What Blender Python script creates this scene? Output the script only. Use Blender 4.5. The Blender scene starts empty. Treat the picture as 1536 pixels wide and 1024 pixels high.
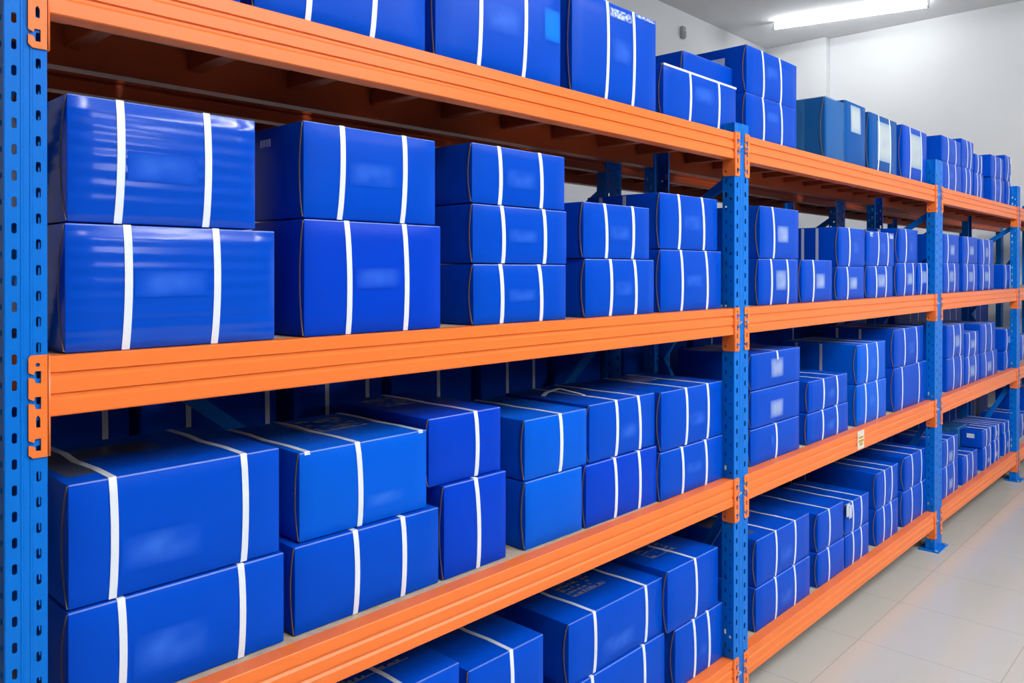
import bpy, bmesh, math, random
from mathutils import Vector, Matrix
S = bpy.context.scene
COL = S.collection
PI = math.pi

# ------------------------------------------------------------------ camera
def make_camera():
    cd = bpy.data.cameras.new('camera'); co = bpy.data.objects.new('camera', cd); COL.objects.link(co)
    yaw, pitch, roll = .7553, .0039, .00096
    fw = Vector((math.cos(yaw)*math.cos(pitch), math.sin(yaw)*math.cos(pitch), -math.sin(pitch)))
    r0 = Vector((math.sin(yaw), -math.cos(yaw), 0)); u0 = r0.cross(fw)
    r = r0*math.cos(roll) + u0*math.sin(roll); u = u0*math.cos(roll) - r0*math.sin(roll)
    m = Matrix((r, u, -fw)).transposed().to_4x4(); m.translation = Vector((-0.42833, -1.45309, 1.71168))
    co.matrix_world = m
    cd.sensor_width = 36.0; cd.lens = 1195.0/1536.0*36.0
    cd.shift_y = (410.66-512.0)/1536.0
    cd.clip_start = .05; cd.clip_end = 60
    S.camera = co
make_camera()

# ------------------------------------------------------------------ materials
def nmat(name, base, rough=.5, metallic=0., spec=.5, coat=0., coat_rough=.1, alpha=1.):
    m = bpy.data.materials.new(name); m.use_nodes = True
    nt = m.node_tree; b = nt.nodes['Principled BSDF']
    b.inputs['Base Color'].default_value = (*base, 1); b.inputs['Roughness'].default_value = rough
    b.inputs['Metallic'].default_value = metallic; b.inputs['Specular IOR Level'].default_value = spec
    b.inputs['Coat Weight'].default_value = coat; b.inputs['Coat Roughness'].default_value = coat_rough
    b.inputs['Alpha'].default_value = alpha
    return m
def N(m, t, **kw):
    n = m.node_tree.nodes.new(t)
    for k, v in kw.items():
        if k.startswith('i_'):
            n.inputs[k[2:].replace('_', ' ')].default_value = v
        else: setattr(n, k, v)
    return n
def L(m, a, b): m.node_tree.links.new(a, b)
def bsdf(m): return m.node_tree.nodes['Principled BSDF']
def mth(m, op, a, b=None, c=None, clamp=False):
    n = N(m, 'ShaderNodeMath', operation=op); n.use_clamp = clamp
    for i, v in enumerate((a, b, c)):
        if v is None: continue
        if isinstance(v, (int, float)): n.inputs[i].default_value = v
        else: L(m, v, n.inputs[i])
    return n.outputs[0]
def vary(m, base, amt=.12, scale=6., bump=.0, bscale=60.):
    """slow colour mottling plus fine bump"""
    tc = N(m, 'ShaderNodeTexCoord'); no = N(m, 'ShaderNodeTexNoise'); no.inputs['Scale'].default_value = scale
    L(m, tc.outputs['Object'], no.inputs['Vector'])
    mr = N(m, 'ShaderNodeMapRange'); mr.inputs['To Min'].default_value = 1-amt; mr.inputs['To Max'].default_value = 1+amt
    L(m, no.outputs['Fac'], mr.inputs['Value'])
    hs = N(m, 'ShaderNodeHueSaturation'); hs.inputs['Color'].default_value = (*base, 1)
    L(m, mr.outputs['Result'], hs.inputs['Value']); L(m, hs.outputs['Color'], bsdf(m).inputs['Base Color'])
    if bump:
        n2 = N(m, 'ShaderNodeTexNoise'); n2.inputs['Scale'].default_value = bscale
        L(m, tc.outputs['Object'], n2.inputs['Vector'])
        bp = N(m, 'ShaderNodeBump'); bp.inputs['Strength'].default_value = bump; bp.inputs['Distance'].default_value = .004
        L(m, n2.outputs['Fac'], bp.inputs['Height']); L(m, bp.outputs['Normal'], bsdf(m).inputs['Normal'])
    return tc

BLUES = {'std': (.0003, .062, .50), 'violet': (.0008, .044, .50), 'bright': (.0003, .098, .62), 'wrap': (.001, .075, .31)}
M = {}
for k, c in BLUES.items():
    m = nmat('carton_blue_'+k, c, .34, spec=.06)
    vary(m, c, .10, 5., .10, 14.)
    M['box_'+k] = m
    w = tuple(.76*a+.24*b for a, b in zip(c, (.45, .58, .90)))
    M['fold_'+k] = nmat('carton_fold_'+k, w, .45)
# corrugated front: horizontal ridges pressed through the paper
m = nmat('carton_blue_ridged', BLUES['std'], .17, spec=.26); tc = vary(m, BLUES['std'], .08, 5.)
wv = N(m, 'ShaderNodeTexWave', wave_type='BANDS', bands_direction='Z'); wv.inputs['Scale'].default_value = 12.; wv.inputs['Distortion'].default_value = .35
wv.inputs['Detail'].default_value = 1.; wv.inputs['Detail Scale'].default_value = 3.
L(m, tc.outputs['Object'], wv.inputs['Vector'])
bp = N(m, 'ShaderNodeBump'); bp.inputs['Strength'].default_value = .11; bp.inputs['Distance'].default_value = .006
L(m, wv.outputs['Fac'], bp.inputs['Height']); L(m, bp.outputs['Normal'], bsdf(m).inputs['Normal'])
M['box_ridge'] = m; M['fold_ridge'] = M['fold_std']

M['strap'] = nmat('strap_white', (.76, .80, .86), .42); vary(M['strap'], (.76, .80, .86), .05, 9., .05, 80.)
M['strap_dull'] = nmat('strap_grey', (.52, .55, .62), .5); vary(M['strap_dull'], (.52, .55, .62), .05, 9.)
M['kraft'] = nmat('cardboard_edge', (.22, .155, .11), .85); vary(M['kraft'], (.22, .155, .11), .3, 60.)
def faded(name, box, ink, power, lo, hi, nscale, soft):
    """faint smeared print: soft rectangle modulated by noise"""
    m = nmat(name, box, .36, spec=.06)
    tc = N(m, 'ShaderNodeTexCoord'); sp = N(m, 'ShaderNodeSeparateXYZ'); L(m, tc.outputs['Generated'], sp.inputs[0])
    def edge(o):
        a = mth(m, 'SUBTRACT', o, .5); a = mth(m, 'ABSOLUTE', a); a = mth(m, 'MULTIPLY', a, 2.)
        a = mth(m, 'POWER', a, soft); return mth(m, 'SUBTRACT', 1., a, clamp=True)
    e = mth(m, 'MULTIPLY', edge(sp.outputs['X']), edge(sp.outputs['Z']))
    no = N(m, 'ShaderNodeTexNoise'); no.inputs['Scale'].default_value = nscale; no.inputs['Detail'].default_value = 1.
    L(m, tc.outputs['Object'], no.inputs['Vector'])
    mr = N(m, 'ShaderNodeMapRange'); mr.inputs['From Min'].default_value = .3; mr.inputs['From Max'].default_value = .7
    mr.inputs['To Min'].default_value = lo; mr.inputs['To Max'].default_value = hi; L(m, no.outputs['Fac'], mr.inputs['Value'])
    f = mth(m, 'MULTIPLY', e, mr.outputs['Result']); f = mth(m, 'MULTIPLY', f, power, clamp=True)
    mx = N(m, 'ShaderNodeMixRGB'); mx.inputs['Color1'].default_value = (*box, 1); mx.inputs['Color2'].default_value = (*ink, 1)
    L(m, f, mx.inputs['Fac']); L(m, mx.outputs['Color'], bsdf(m).inputs['Base Color'])
    return m
for k in BLUES:
    M['faded_'+k] = faded('faded_print_'+k, BLUES[k], (.07, .22, .80), .50, .25, 1., 16., 2.0)
M['pale'] = faded('pale_label', (.04, .12, .55), (.36, .45, .66), 1.0, .55, 1., 14., 3.)
M['palest'] = faded('cream_label', (.25, .36, .52), (.50, .55, .56), 1.1, .6, 1., 9., 5.)
M['sticker'] = nmat('white_sticker', (.62, .67, .78), .5); vary(M['sticker'], (.62, .67, .78), .25, 60.)
M['azure'] = faded('azure_patch', BLUES['std'], (.0, .22, .95), 1., .7, 1., 8., 6.)
M['scuff'] = faded('white_scuff', BLUES['std'], (.62, .70, .90), 1.4, .0, 1., 90., 5.)
M['ink'] = nmat('grey_print', (.26, .27, .34), .5); vary(M['ink'], (.26, .27, .34), .3, 40.)
M['tape'] = nmat('clear_tape', (.16, .17, .22), .2, alpha=.55)
M['film'] = nmat('cloudy_film', (.10, .38, .74), .22, spec=.3, alpha=.16); vary(M['film'], (.10, .38, .74), .4, 12., .4, 9.)

def paint(name, c, rough, bump=.04, amt=.05, spec=.5):
    m = nmat(name, c, rough, spec=spec); vary(m, c, amt, 7., bump, 220.); return m
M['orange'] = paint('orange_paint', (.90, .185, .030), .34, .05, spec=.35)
M['joist'] = paint('shaded_orange_paint', (.46, .065, .012), .38, .05, spec=.35)  # redder orange with the shade under and behind shelves put into the colour
M['blue_steel'] = paint('blue_paint', (.0, .150, .60), .38, .05, .07, spec=.13)
M['pin'] = nmat('zinc_pin', (.62, .66, .72), .35, metallic=.6); vary(M['pin'], (.62, .66, .72), .05)
M['deck'] = nmat('particle_board', (.46, .36, .26), .75)
vary(M['deck'], (.46, .36, .26), .25, 38., .15, 160.)
M['price'] = nmat('price_ticket', (.72, .68, .60), .5); vary(M['price'], (.72, .68, .60), .08, 50.)
M['price_ink'] = nmat('price_print', (.55, .30, .02), .5); vary(M['price_ink'], (.55, .30, .02), .3, 90.)
M['housing'] = nmat('lamp_housing', (.78, .79, .8), .4); vary(M['housing'], (.78, .79, .8), .03)
m = nmat('lamp_diffuser', (.9, .92, .95), .4)
bsdf(m).inputs['Emission Color'].default_value = (.93, .97, 1, 1); bsdf(m).inputs['Emission Strength'].default_value = 225.
M['diffuser'] = m
m = m.copy(); m.name = 'lamp_diffuser_dim'; bsdf(m).inputs['Emission Strength'].default_value = 30.; M['diffuser_dim'] = m
M['wall'] = nmat('white_plaster', (.80, .80, .81), .85, spec=.2); vary(M['wall'], (.80, .80, .81), .03, 2., .05, 60.)
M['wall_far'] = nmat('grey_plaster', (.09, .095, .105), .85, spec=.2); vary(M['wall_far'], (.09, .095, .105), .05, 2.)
M['ceiling'] = nmat('ceiling_plaster', (.90, .905, .92), .9, spec=.2); vary(M['ceiling'], (.90, .905, .92), .02, 2., .04, 60.)
M['sensor'] = nmat('grey_plastic', (.34, .33, .31), .5); vary(M['sensor'], (.34, .33, .31), .06)
# polished tile floor with thin joints
m = nmat('polished_tile', (.52, .50, .455), .12, spec=.28)
tc = N(m, 'ShaderNodeTexCoord'); sp = N(m, 'ShaderNodeSeparateXYZ'); L(m, tc.outputs['Object'], sp.inputs[0])
def joint(o, off):
    a = mth(m, 'SUBTRACT', o, off); a = mth(m, 'DIVIDE', a, .5755); a = mth(m, 'FRACT', a)
    a = mth(m, 'SUBTRACT', a, .5); a = mth(m, 'ABSOLUTE', a); return mth(m, 'GREATER_THAN', a, .4976)
g = mth(m, 'MAXIMUM', joint(sp.outputs['X'], 3.37), joint(sp.outputs['Y'], -.092))
no = N(m, 'ShaderNodeTexNoise'); no.inputs['Scale'].default_value = 1.7; no.inputs['Detail'].default_value = 4.; L(m, tc.outputs['Object'], no.inputs['Vector'])
mx = N(m, 'ShaderNodeMixRGB'); mx.inputs['Color1'].default_value = (.50, .475, .42, 1); mx.inputs['Color2'].default_value = (.54, .515, .46, 1)
L(m, no.outputs['Fac'], mx.inputs['Fac'])
m2 = N(m, 'ShaderNodeMixRGB'); m2.inputs['Color2'].default_value = (.33, .31, .26, 1); L(m, g, m2.inputs['Fac']); L(m, mx.outputs['Color'], m2.inputs['Color1'])
L(m, m2.outputs['Color'], bsdf(m).inputs['Base Color'])
M['floor'] = m

# ------------------------------------------------------------------ mesh helpers
def mesh_obj(name, bm, mats, parent=None, loc=None, smooth=None):
    me = bpy.data.meshes.new(name)
    bmesh.ops.recalc_face_normals(bm, faces=bm.faces)
    bm.to_mesh(me); bm.free()
    for mm in (mats if isinstance(mats, (list, tuple)) else [mats]): me.materials.append(mm)
    return link(name, me, parent, loc, smooth)
def link(name, me, parent=None, loc=None, smooth=None):
    if smooth:
        for p in me.polygons: p.use_smooth = True
        me.set_sharp_from_angle(angle=math.radians(smooth))
    o = bpy.data.objects.new(name, me); COL.objects.link(o)
    if parent: o.parent = parent
    if loc: o.location = loc
    return o
def empty(name, loc, label=None, cat=None, group=None):
    o = bpy.data.objects.new(name, None); o.location = loc; o.empty_display_size = .05; COL.objects.link(o)
    if label: tag(o, label, cat, group)
    return o
def tag(o, label, cat, group=None, kind=None):
    o['label'] = label; o['category'] = cat
    if group: o['group'] = group
    if kind: o['kind'] = kind
    return o
def box(bm, x0, x1, y0, y1, z0, z1, bev=0., mi=0, seg=1):
    r = bmesh.ops.create_cube(bm, size=1.)
    for v in r['verts']:
        v.co = Vector((x0 if v.co.x < 0 else x1, y0 if v.co.y < 0 else y1, z0 if v.co.z < 0 else z1))
    fs = list({f for v in r['verts'] for f in v.link_faces})
    for f in fs: f.material_index = mi
    if bev:
        es = list({e for v in r['verts'] for e in v.link_edges})
        q = bmesh.ops.bevel(bm, geom=es, offset=bev, segments=seg, affect='EDGES', profile=.5)
        for f in q['faces']: f.material_index = mi
def prism_x(bm, prof, x0, x1):
    a = [bm.verts.new((x0, y, z)) for y, z in prof]; b = [bm.verts.new((x1, y, z)) for y, z in prof]
    n = len(prof)
    bm.faces.new(a); bm.faces.new(b[::-1])
    for i in range(n): bm.faces.new((a[i], b[i], b[(i+1) % n], a[(i+1) % n]))
def bar(bm, p, q, w, t, side):
    """rectangular bar from p to q; w across `side`, t across the third axis"""
    p, q = Vector(p), Vector(q); d = (q-p).normalized(); s = Vector(side).normalized(); n = d.cross(s).normalized(); s = n.cross(d)
    vs = [bm.verts.new(e + s*a*w/2 + n*b*t/2) for e in (p, q) for a, b in ((-1, -1), (1, -1), (1, 1), (-1, 1))]
    for f in ((0, 1, 2, 3), (7, 6, 5, 4), (0, 4, 5, 1), (1, 5, 6, 2), (2, 6, 7, 3), (3, 7, 4, 0)): bm.faces.new([vs[i] for i in f])
def plate(outline, holes, th):
    """flat steel plate with punched holes: local x,y in plane, thickness along z (returns bmesh)"""
    cu = bpy.data.curves.new('plate', 'CURVE'); cu.dimensions = '2D'; cu.fill_mode = 'BOTH'; cu.extrude = th/2
    for pts in [outline]+holes:
        sp = cu.splines.new('POLY'); sp.points.add(len(pts)-1); sp.use_cyclic_u = True
        for i, (x, y) in enumerate(pts): sp.points[i].co = (x, y, 0, 1)
    ob = bpy.data.objects.new('plate', cu); COL.objects.link(ob)
    dg = bpy.context.evaluated_depsgraph_get(); dg.update()
    me = bpy.data.meshes.new_from_object(ob.evaluated_get(dg))
    bm = bmesh.new(); bm.from_mesh(me)
    bpy.data.objects.remove(ob); bpy.data.curves.remove(cu); bpy.data.meshes.remove(me)
    return bm
def ring(cx, cy, r, n=10): return [(cx+r*math.cos(2*PI*i/n), cy+r*math.sin(2*PI*i/n)) for i in range(n)]
def slot(cx, cy, w, h, n=4):
    r = w/2; o = h/2-r; p = []
    for i in range(n+1): a = PI*i/n; p.append((cx+r*math.cos(a), cy+o+r*math.sin(a)))
    for i in range(n+1): a = PI+PI*i/n; p.append((cx+r*math.cos(a), cy-o+r*math.sin(a)))
    return p
def into(bm, src, mat):
    """merge bmesh src, transformed, into bm"""
    me = bpy.data.meshes.new('tmp'); src.transform(mat); src.to_mesh(me); src.free(); bm.from_mesh(me); bpy.data.meshes.remove(me)
XZ = Matrix(((1, 0, 0, 0), (0, 0, -1, 0), (0, 1, 0, 0), (0, 0, 0, 1)))       # plate plane -> x,z facing -y
YZ = Matrix(((0, 0, 1, 0), (1, 0, 0, 0), (0, 1, 0, 0), (0, 0, 0, 1)))        # plate plane -> y,z

# ------------------------------------------------------------------ the room
RX0, RX1, RY0, RY1, RZ = -4.2, 9.9, -6.0, 3.443, 4.715
def structure(name, bm, mat):
    o = mesh_obj(name, bm, mat); o['kind'] = 'structure'; return o
bm = bmesh.new(); box(bm, RX0-.2, RX1+.2, RY0-.2, RY1+.2, -.1, 0); structure('floor', bm, M['floor'])
bm = bmesh.new(); box(bm, RX0-.2, RX1+.2, RY0-.2, RY1+.2, RZ, RZ+.15); structure('ceiling', bm, M['ceiling'])
bm = bmesh.new(); box(bm, RX0-.2, RX1+.2, RY1, RY1+.2, 0, RZ); structure('wall_back', bm, M['wall'])
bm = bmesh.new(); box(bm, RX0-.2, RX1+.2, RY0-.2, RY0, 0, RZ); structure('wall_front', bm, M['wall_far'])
bm = bmesh.new(); box(bm, RX1, RX1+.2, RY0, RY1, 0, RZ); structure('wall_right', bm, M['wall'])
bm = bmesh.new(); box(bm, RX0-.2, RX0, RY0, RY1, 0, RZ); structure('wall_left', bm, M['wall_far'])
bm = bmesh.new(); box(bm, RX1-.13, RX1-.0005, 2.626, RY1-.0005, 0, RZ-.0005, .004); structure('trim_1', bm, M['wall'])   # shallow corner pier
bm = bmesh.new()
box(bm, 7.585, 7.66, RY1-.045, RY1-.0005, 4.395, 4.53, .008); 
so = mesh_obj('wall_sensor', bm, M['sensor'], smooth=40); tag(so, 'small grey box mounted high on the white wall beyond the top shelf', 'sensor')
bm = bmesh.new(); box(bm, 7.597, 7.648, RY1-.055, RY1-.045, 4.41, 4.47, .004); mesh_obj('sensor_lens', bm, M['ink'], so)

# daylight window high in the front wall, behind the camera
m = nmat('window_daylight', (.8, .85, .9), .2); bsdf(m).inputs['Emission Color'].default_value = (.9, .95, 1, 1); bsdf(m).inputs['Emission Strength'].default_value = 14.
M['daylight'] = m
bm = bmesh.new(); box(bm, 1.65, 2.55, RY0+.005, RY0+.012, 2.80, 3.45); wo = structure('window_1', bm, M['daylight'])
bm = bmesh.new()
for a in ((1.58, 1.65, 2.73, 3.52), (2.55, 2.62, 2.73, 3.52), (1.65, 2.55, 2.73, 2.80), (1.65, 2.55, 3.45, 3.52), (2.08, 2.12, 2.80, 3.45)): box(bm, a[0], a[1], RY0+.0005, RY0+.04, a[2], a[3], .004)
mesh_obj('window_frame', bm, M['housing'], wo)

# ------------------------------------------------------------------ ceiling tube lamps
def lamp(x, y, rz, label, ln=1.62, dm='diffuser'):
    t = empty('tube_lamp', (x, y, RZ), label, 'ceiling light', 'tube lamps on the ceiling'); t.rotation_euler = (0, 0, rz)
    bm = bmesh.new(); box(bm, -.022, .022, -ln/2-.03, ln/2+.03, -.036, -.0005, .004); mesh_obj('housing', bm, M['housing'], t)
    bm = bmesh.new()
    prof = [(.036*math.cos(a), -.060-.032*math.sin(a)) for a in [PI*(-40+26*i)/180 for i in range(11)]]
    a = [bm.verts.new((px, -ln/2, pz)) for px, pz in prof]; b = [bm.verts.new((px, ln/2, pz)) for px, pz in prof]
    bm.faces.new(a); bm.faces.new(b[::-1]); n = len(prof)
    for i in range(n): bm.faces.new((a[i], b[i], b[(i+1) % n], a[(i+1) % n]))
    mesh_obj('diffuser', bm, M[dm], t, smooth=50)
    for s in (-1, 1):
        bm = bmesh.new(); y0, y1 = sorted((s*ln/2, s*(ln/2+.028))); box(bm, -.034, .034, y0, y1, -.094, -.03, .006); mesh_obj('end_cap', bm, M['housing'], t)
lamp(8.935, 2.042, .24, 'glowing white tube lamp on the ceiling above the far end of the racks', dm='diffuser_dim')
AISLE = [(.7, -3.2), (2.7, -3.2), (4.7, -3.2), (.7, -5.1), (2.7, -5.1), (4.7, -5.1)]
for i, (x, y) in enumerate(AISLE):
    lamp(x, y, 0, 'white tube lamp on the ceiling outside the photo, %s %s' % (('first', 'second', 'third')[i % 3], 'over the aisle' if i < 3 else 'by the front wall'))

# ------------------------------------------------------------------ racking
LV = {4: 2.235, 3: 1.570, 2: .921, 1: .237}
SHELF = {4: 'top', 3: 'second', 2: 'third', 1: 'bottom'}
DEP = .403
# uprights: x0, x1, top
UP = [(-.060, 0., 2.46), (2.340, 2.452, 2.268), (4.880, 5.032, 2.39), (7.110, 7.222, 2.40), (9.45, 9.56, 2.40)]
UPN = ['at the left edge beside the nearest cartons', 'between the near bay and the middle bay', 'between the middle bay and the far bay', 'at the far end of the third bay', 'beyond the far bay']
def perf(bm, w, top, cols, pitch, th, mat):
    """perforated strip: one column of chamfered slots per entry (centre x, width, height, shift)"""
    s = bmesh.new(); xs = [0.] + [(cols[i][0]+cols[i+1][0])/2 for i in range(len(cols)-1)] + [w]
    for (cx, sw, sh, off), xa, xb in zip(cols, xs, xs[1:]):
        n = int((top-.10)/pitch); z0 = .03+off
        def rect(za, zb): s.faces.new([s.verts.new(p) for p in ((xa, za, 0), (xb, za, 0), (xb, zb, 0), (xa, zb, 0))])
        rect(0, z0)
        for i in range(n):
            za = z0+i*pitch; zb = za+pitch; c = (za+zb)/2; hx, hz, k = sw/2, sh/2, min(sw, sh)*.28
            o = [s.verts.new(p) for p in ((xa, za, 0), (xb, za, 0), (xb, zb, 0), (xa, zb, 0))]
            q = [s.verts.new((cx+x, c+z, 0)) for x, z in ((-hx+k, -hz), (hx-k, -hz), (hx, -hz+k), (hx, hz-k), (hx-k, hz), (-hx+k, hz), (-hx, hz-k), (-hx, -hz+k))]
            for f in ((o[0], o[1], q[1], q[0]), (o[1], o[2], q[3], q[2]), (o[2], o[3], q[5], q[4]), (o[3], o[0], q[7], q[6]), (o[1], q[2], q[1]), (o[2], q[4], q[3]), (o[3], q[6], q[5]), (o[0], q[0], q[7])): s.faces.new(f)
        rect(z0+n*pitch, top)
    bmesh.ops.remove_doubles(s, verts=s.verts[:], dist=1e-5)
    bmesh.ops.recalc_face_normals(s, faces=s.faces[:])
    bmesh.ops.translate(s, verts=s.verts[:], vec=(0, 0, th/2))
    r = bmesh.ops.solidify(s, geom=s.faces[:], thickness=th)
    into(bm, s, mat)
def upright_bm(w, top, pitch, mirror, detail=True):
    bm = bmesh.new(); d = .048; th = .0025
    if detail:
        fc = (.20, .77) if w > .08 else (.22, .80)
        sw = .0075 if w < .08 else .011
        perf(bm, w, top, [(fc[0]*w, sw, pitch*.40, 0.), (fc[1]*w, sw, pitch*.40, .4*pitch)], pitch, th, XZ)
        for x in (0, w): perf(bm, d, top, [(.014, .0095, .0105, 0.), (.034, .009, .020, .3*pitch)], pitch, th, Matrix.Translation((x, 0, 0)) @ YZ)
    else:
        box(bm, 0, w, -th/2, th/2, 0, top); box(bm, -th/2, th/2, 0, d, 0, top); box(bm, w-th/2, w+th/2, 0, d, 0, top)
    # pressed ribs on the face and folded lips at the back
    c0 = .5*w
    for cx in (c0-.10*w, c0+.12*w): box(bm, cx-.0022, cx+.0022, -.0018, -.0008, 0, top, .0008)
    box(bm, 0, .012, d-.001, d+.001, 0, top); box(bm, w-.012, w, d-.001, d+.001, 0, top)
    if mirror: bm.transform(Matrix.Scale(-1, 4, Vector((0, 1, 0))))
    return bm
FRAMES = []
def frame(i, y0, y1, rear=False):
    x0, x1, top = UP[i]; w = x1-x0
    if rear: top = 2.24
    t = empty('upright_frame', (x0, y0, 0), ('blue perforated upright frame ' if not rear else 'blue upright frame of the rear rack ') + UPN[i], 'rack frame', 'blue rack frames')
    FRAMES.append(t)
    pitch = .042 if i == 0 else .052
    for k, yy in enumerate((0, y1-y0)):
        fr = (k == 0 and not rear)
        u = mesh_obj('upright', upright_bm(w, top, pitch, k == 1, i < 4 and (k == 0 or i in (1, 2))), M['blue_steel'], t, (0, yy, .006))
        b = bmesh.new(); s = -1 if k else 1
        ya, yb = sorted((-.032*s, .085*s))
        box(b, -.028, w+.028, ya, yb, -.006, 0, .0015)
        pl = mesh_obj('base_plate', b, M['blue_steel'], u)
        b = bmesh.new()
        for bx in (-.015, w+.015):
            bmesh.ops.create_cone(b, cap_ends=True, segments=6, radius1=.008, radius2=.008, depth=.008, matrix=Matrix.Translation((bx, -.016*s, .004)))
        mesh_obj('anchor_bolt', b, M['pin'], u)
    # zigzag bracing inside the frame
    ya, yb = .046, y1-y0-.046
    zs = [.25, .80, 1.35, 1.80, 2.10]
    for k in range(4):
        b = bmesh.new(); p, q = ((ya, yb) if k % 2 else (yb, ya))
        zz0, zz1 = zs[k], zs[k+1]
        if k == 3: p, q, zz0, zz1 = yb, ya-.01, 1.86, 2.075
        bar(b, (w/2, p, zz0), (w/2, q, zz1), .032, .022, (0, 1, 1)); mesh_obj('brace', b, M['blue_steel'], t)
    for zc in (.20,):
        b = bmesh.new(); bar(b, (w/2, ya, zc), (w/2, yb, zc), .03, .02, (0, 0, 1)); mesh_obj('brace', b, M['blue_steel'], t)
PROF = [(.045, 0), (.002, 0), (0, -.002), (0, -.0265), (.0045, -.0285), (.0045, -.034), (0, -.0390), (0, -.0615), (.0045, -.0635), (.0045, -.069), (0, -.0740), (0, -.098), (.002, -.1), (.045, -.1)]
def connector_bm(w, side):
    """hooked end plate; local x runs from the beam end (0) outward along the upright face, z=0 at beam top"""
    h0, h1 = .004, -.163
    def key(z, open_):
        # notch seen as a hook: neck from the outer edge into a taller slot
        if open_: return None
        return [(w*.38, z-.006), (w*.62, z-.009), (w*.62, z+.009), (w*.38, z+.009), (w*.30, z)]
    out = [(0, h0), (w-.004, h0), (w, h0-.004)]
    for z in (-.030, -.072, -.140):
        out += [(w, z+.006), (w*.72, z+.002), (w*.66, z+.008), (w*.34, z+.008), (w*.34, z-.012), (w*.62, z-.012), (w*.70, z-.004), (w, z-.002)]
    out += [(w, h1+.006), (w-.006, h1), (0, h1)]
    holes = [ring(w*.52, -.012, .0035, 10), [(w*.38, -.114), (w*.62, -.114), (w*.62, -.098), (w*.5, -.094), (w*.38, -.099)]]
    pl = plate(out, holes, .003)
    bm = bmesh.new()
    mt = XZ if side > 0 else Matrix.Scale(-1, 4, Vector((1, 0, 0))) @ XZ
    into(bm, pl, Matrix.Translation((0, -.0035, 0)) @ mt)
    # return leg along the side of the upright (faces the beam end)
    hs = [ring(.034, -.145, .0045, 8)]
    into(bm, plate([(-.004, h0-.002), (.046, h0-.002), (.046, h1+.006), (.040, h1), (-.004, h1)], hs, .003), Matrix.Translation((-side*.0032, 0, 0)) @ YZ)
    return bm
BAYN = {1: 'near bay', 2: 'middle bay', 3: 'far bay', 4: 'last bay'}
def shelf(bay, lv, y0, rear=False):
    xa, xb = UP[bay-1][1], UP[bay][0]; z = LV[lv]
    lab = ('orange beamed shelf with tan board, %s shelf of the %s' if not rear else 'shaded orange shelf of the rear rack behind the %s shelf of the %s') % (SHELF[lv], BAYN[bay])
    t = empty('rack_shelf', (xa, y0, z), lab, 'shelf', 'orange shelves of the racks')
    ln = xb-xa
    for k in (0, 1):
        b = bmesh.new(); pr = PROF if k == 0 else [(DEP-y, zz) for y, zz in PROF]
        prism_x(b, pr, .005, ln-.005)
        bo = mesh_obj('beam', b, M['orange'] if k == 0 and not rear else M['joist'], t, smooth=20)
        if not rear and k == 0:
            for side, px, fx in ((-1, .0, UP[bay-1]), (1, ln, UP[bay])):
                w = min(.036, (fx[1]-fx[0])*.46)
                c = mesh_obj('connector', connector_bm(w, side), M['orange'], bo, (px, 0, 0))
                if (bay, side) != (1, -1) and (bay < 3 or side < 0):
                    b = bmesh.new()
                    bmesh.ops.create_cone(b, cap_ends=True, segments=8, radius1=.004, radius2=.004, depth=.012, matrix=Matrix.Translation((side*w*.85, -.010, -.052)) @ Matrix.Rotation(PI/2, 4, 'X'))
                    bar(b, (side*w*.85, -.013, -.052), (side*w*.5, -.010, -.060), .004, .004, (0, 1, 0))
                    mesh_obj('locking_pin', b, M['pin'], bo, (px, 0, 0))
    b = bmesh.new(); box(b, .012, ln-.012, .0455, DEP-.0455, -.014, -.0005, .001); mesh_obj('deck_board', b, M['deck'], t)
    n = max(3, int(round(ln/.25)))
    for j in range(n):
        x = ln*(j+.6)/n
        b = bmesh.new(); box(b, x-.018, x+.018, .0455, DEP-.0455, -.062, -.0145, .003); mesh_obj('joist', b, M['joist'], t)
    return t
for i in range(5): frame(i, 0, DEP)
for bay in (1, 2, 3, 4):
    for lv in (4, 3, 2, 1): shelf(bay, lv, 0)
# back-to-back rear rack
RB = .600
for i in range(5): frame(i, RB, RB+DEP, True)
for bay in (1, 2, 3, 4):
    for lv in (4, 3, 2, 1): shelf(bay, lv, RB, True)
for fi, p, q in ((0, (.30, .50, 1.525), (.85, .50, 1.10)), (1, (1.72, .50, 1.10), (2.30, .50, 1.525))):   # back bracing strips bolted to the frames
    b = bmesh.new(); bar(b, p, q, .034, .012, (0, 0, 1))
    fx = FRAMES[fi].location.x
    mesh_obj('back_brace', b, M['blue_steel'], FRAMES[fi], (-fx, 0, 0))
# price ticket stuck on a beam
b = bmesh.new(); box(b, 3.604, 3.692, -.0022, -.0006, .828, .918, .0004)
pt = tag(mesh_obj('price_ticket', b, M['price']), 'white paper ticket with yellow print stuck on the orange beam', 'ticket')
b = bmesh.new(); box(b, 3.622, 3.678, -.0034, -.0024, .880, .890); box(b, 3.618, 3.682, -.0034, -.0024, .862, .874); box(b, 3.630, 3.670, -.0034, -.0024, .846, .858)
mesh_obj('printed_mark', b, M['price_ink'], pt)

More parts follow.
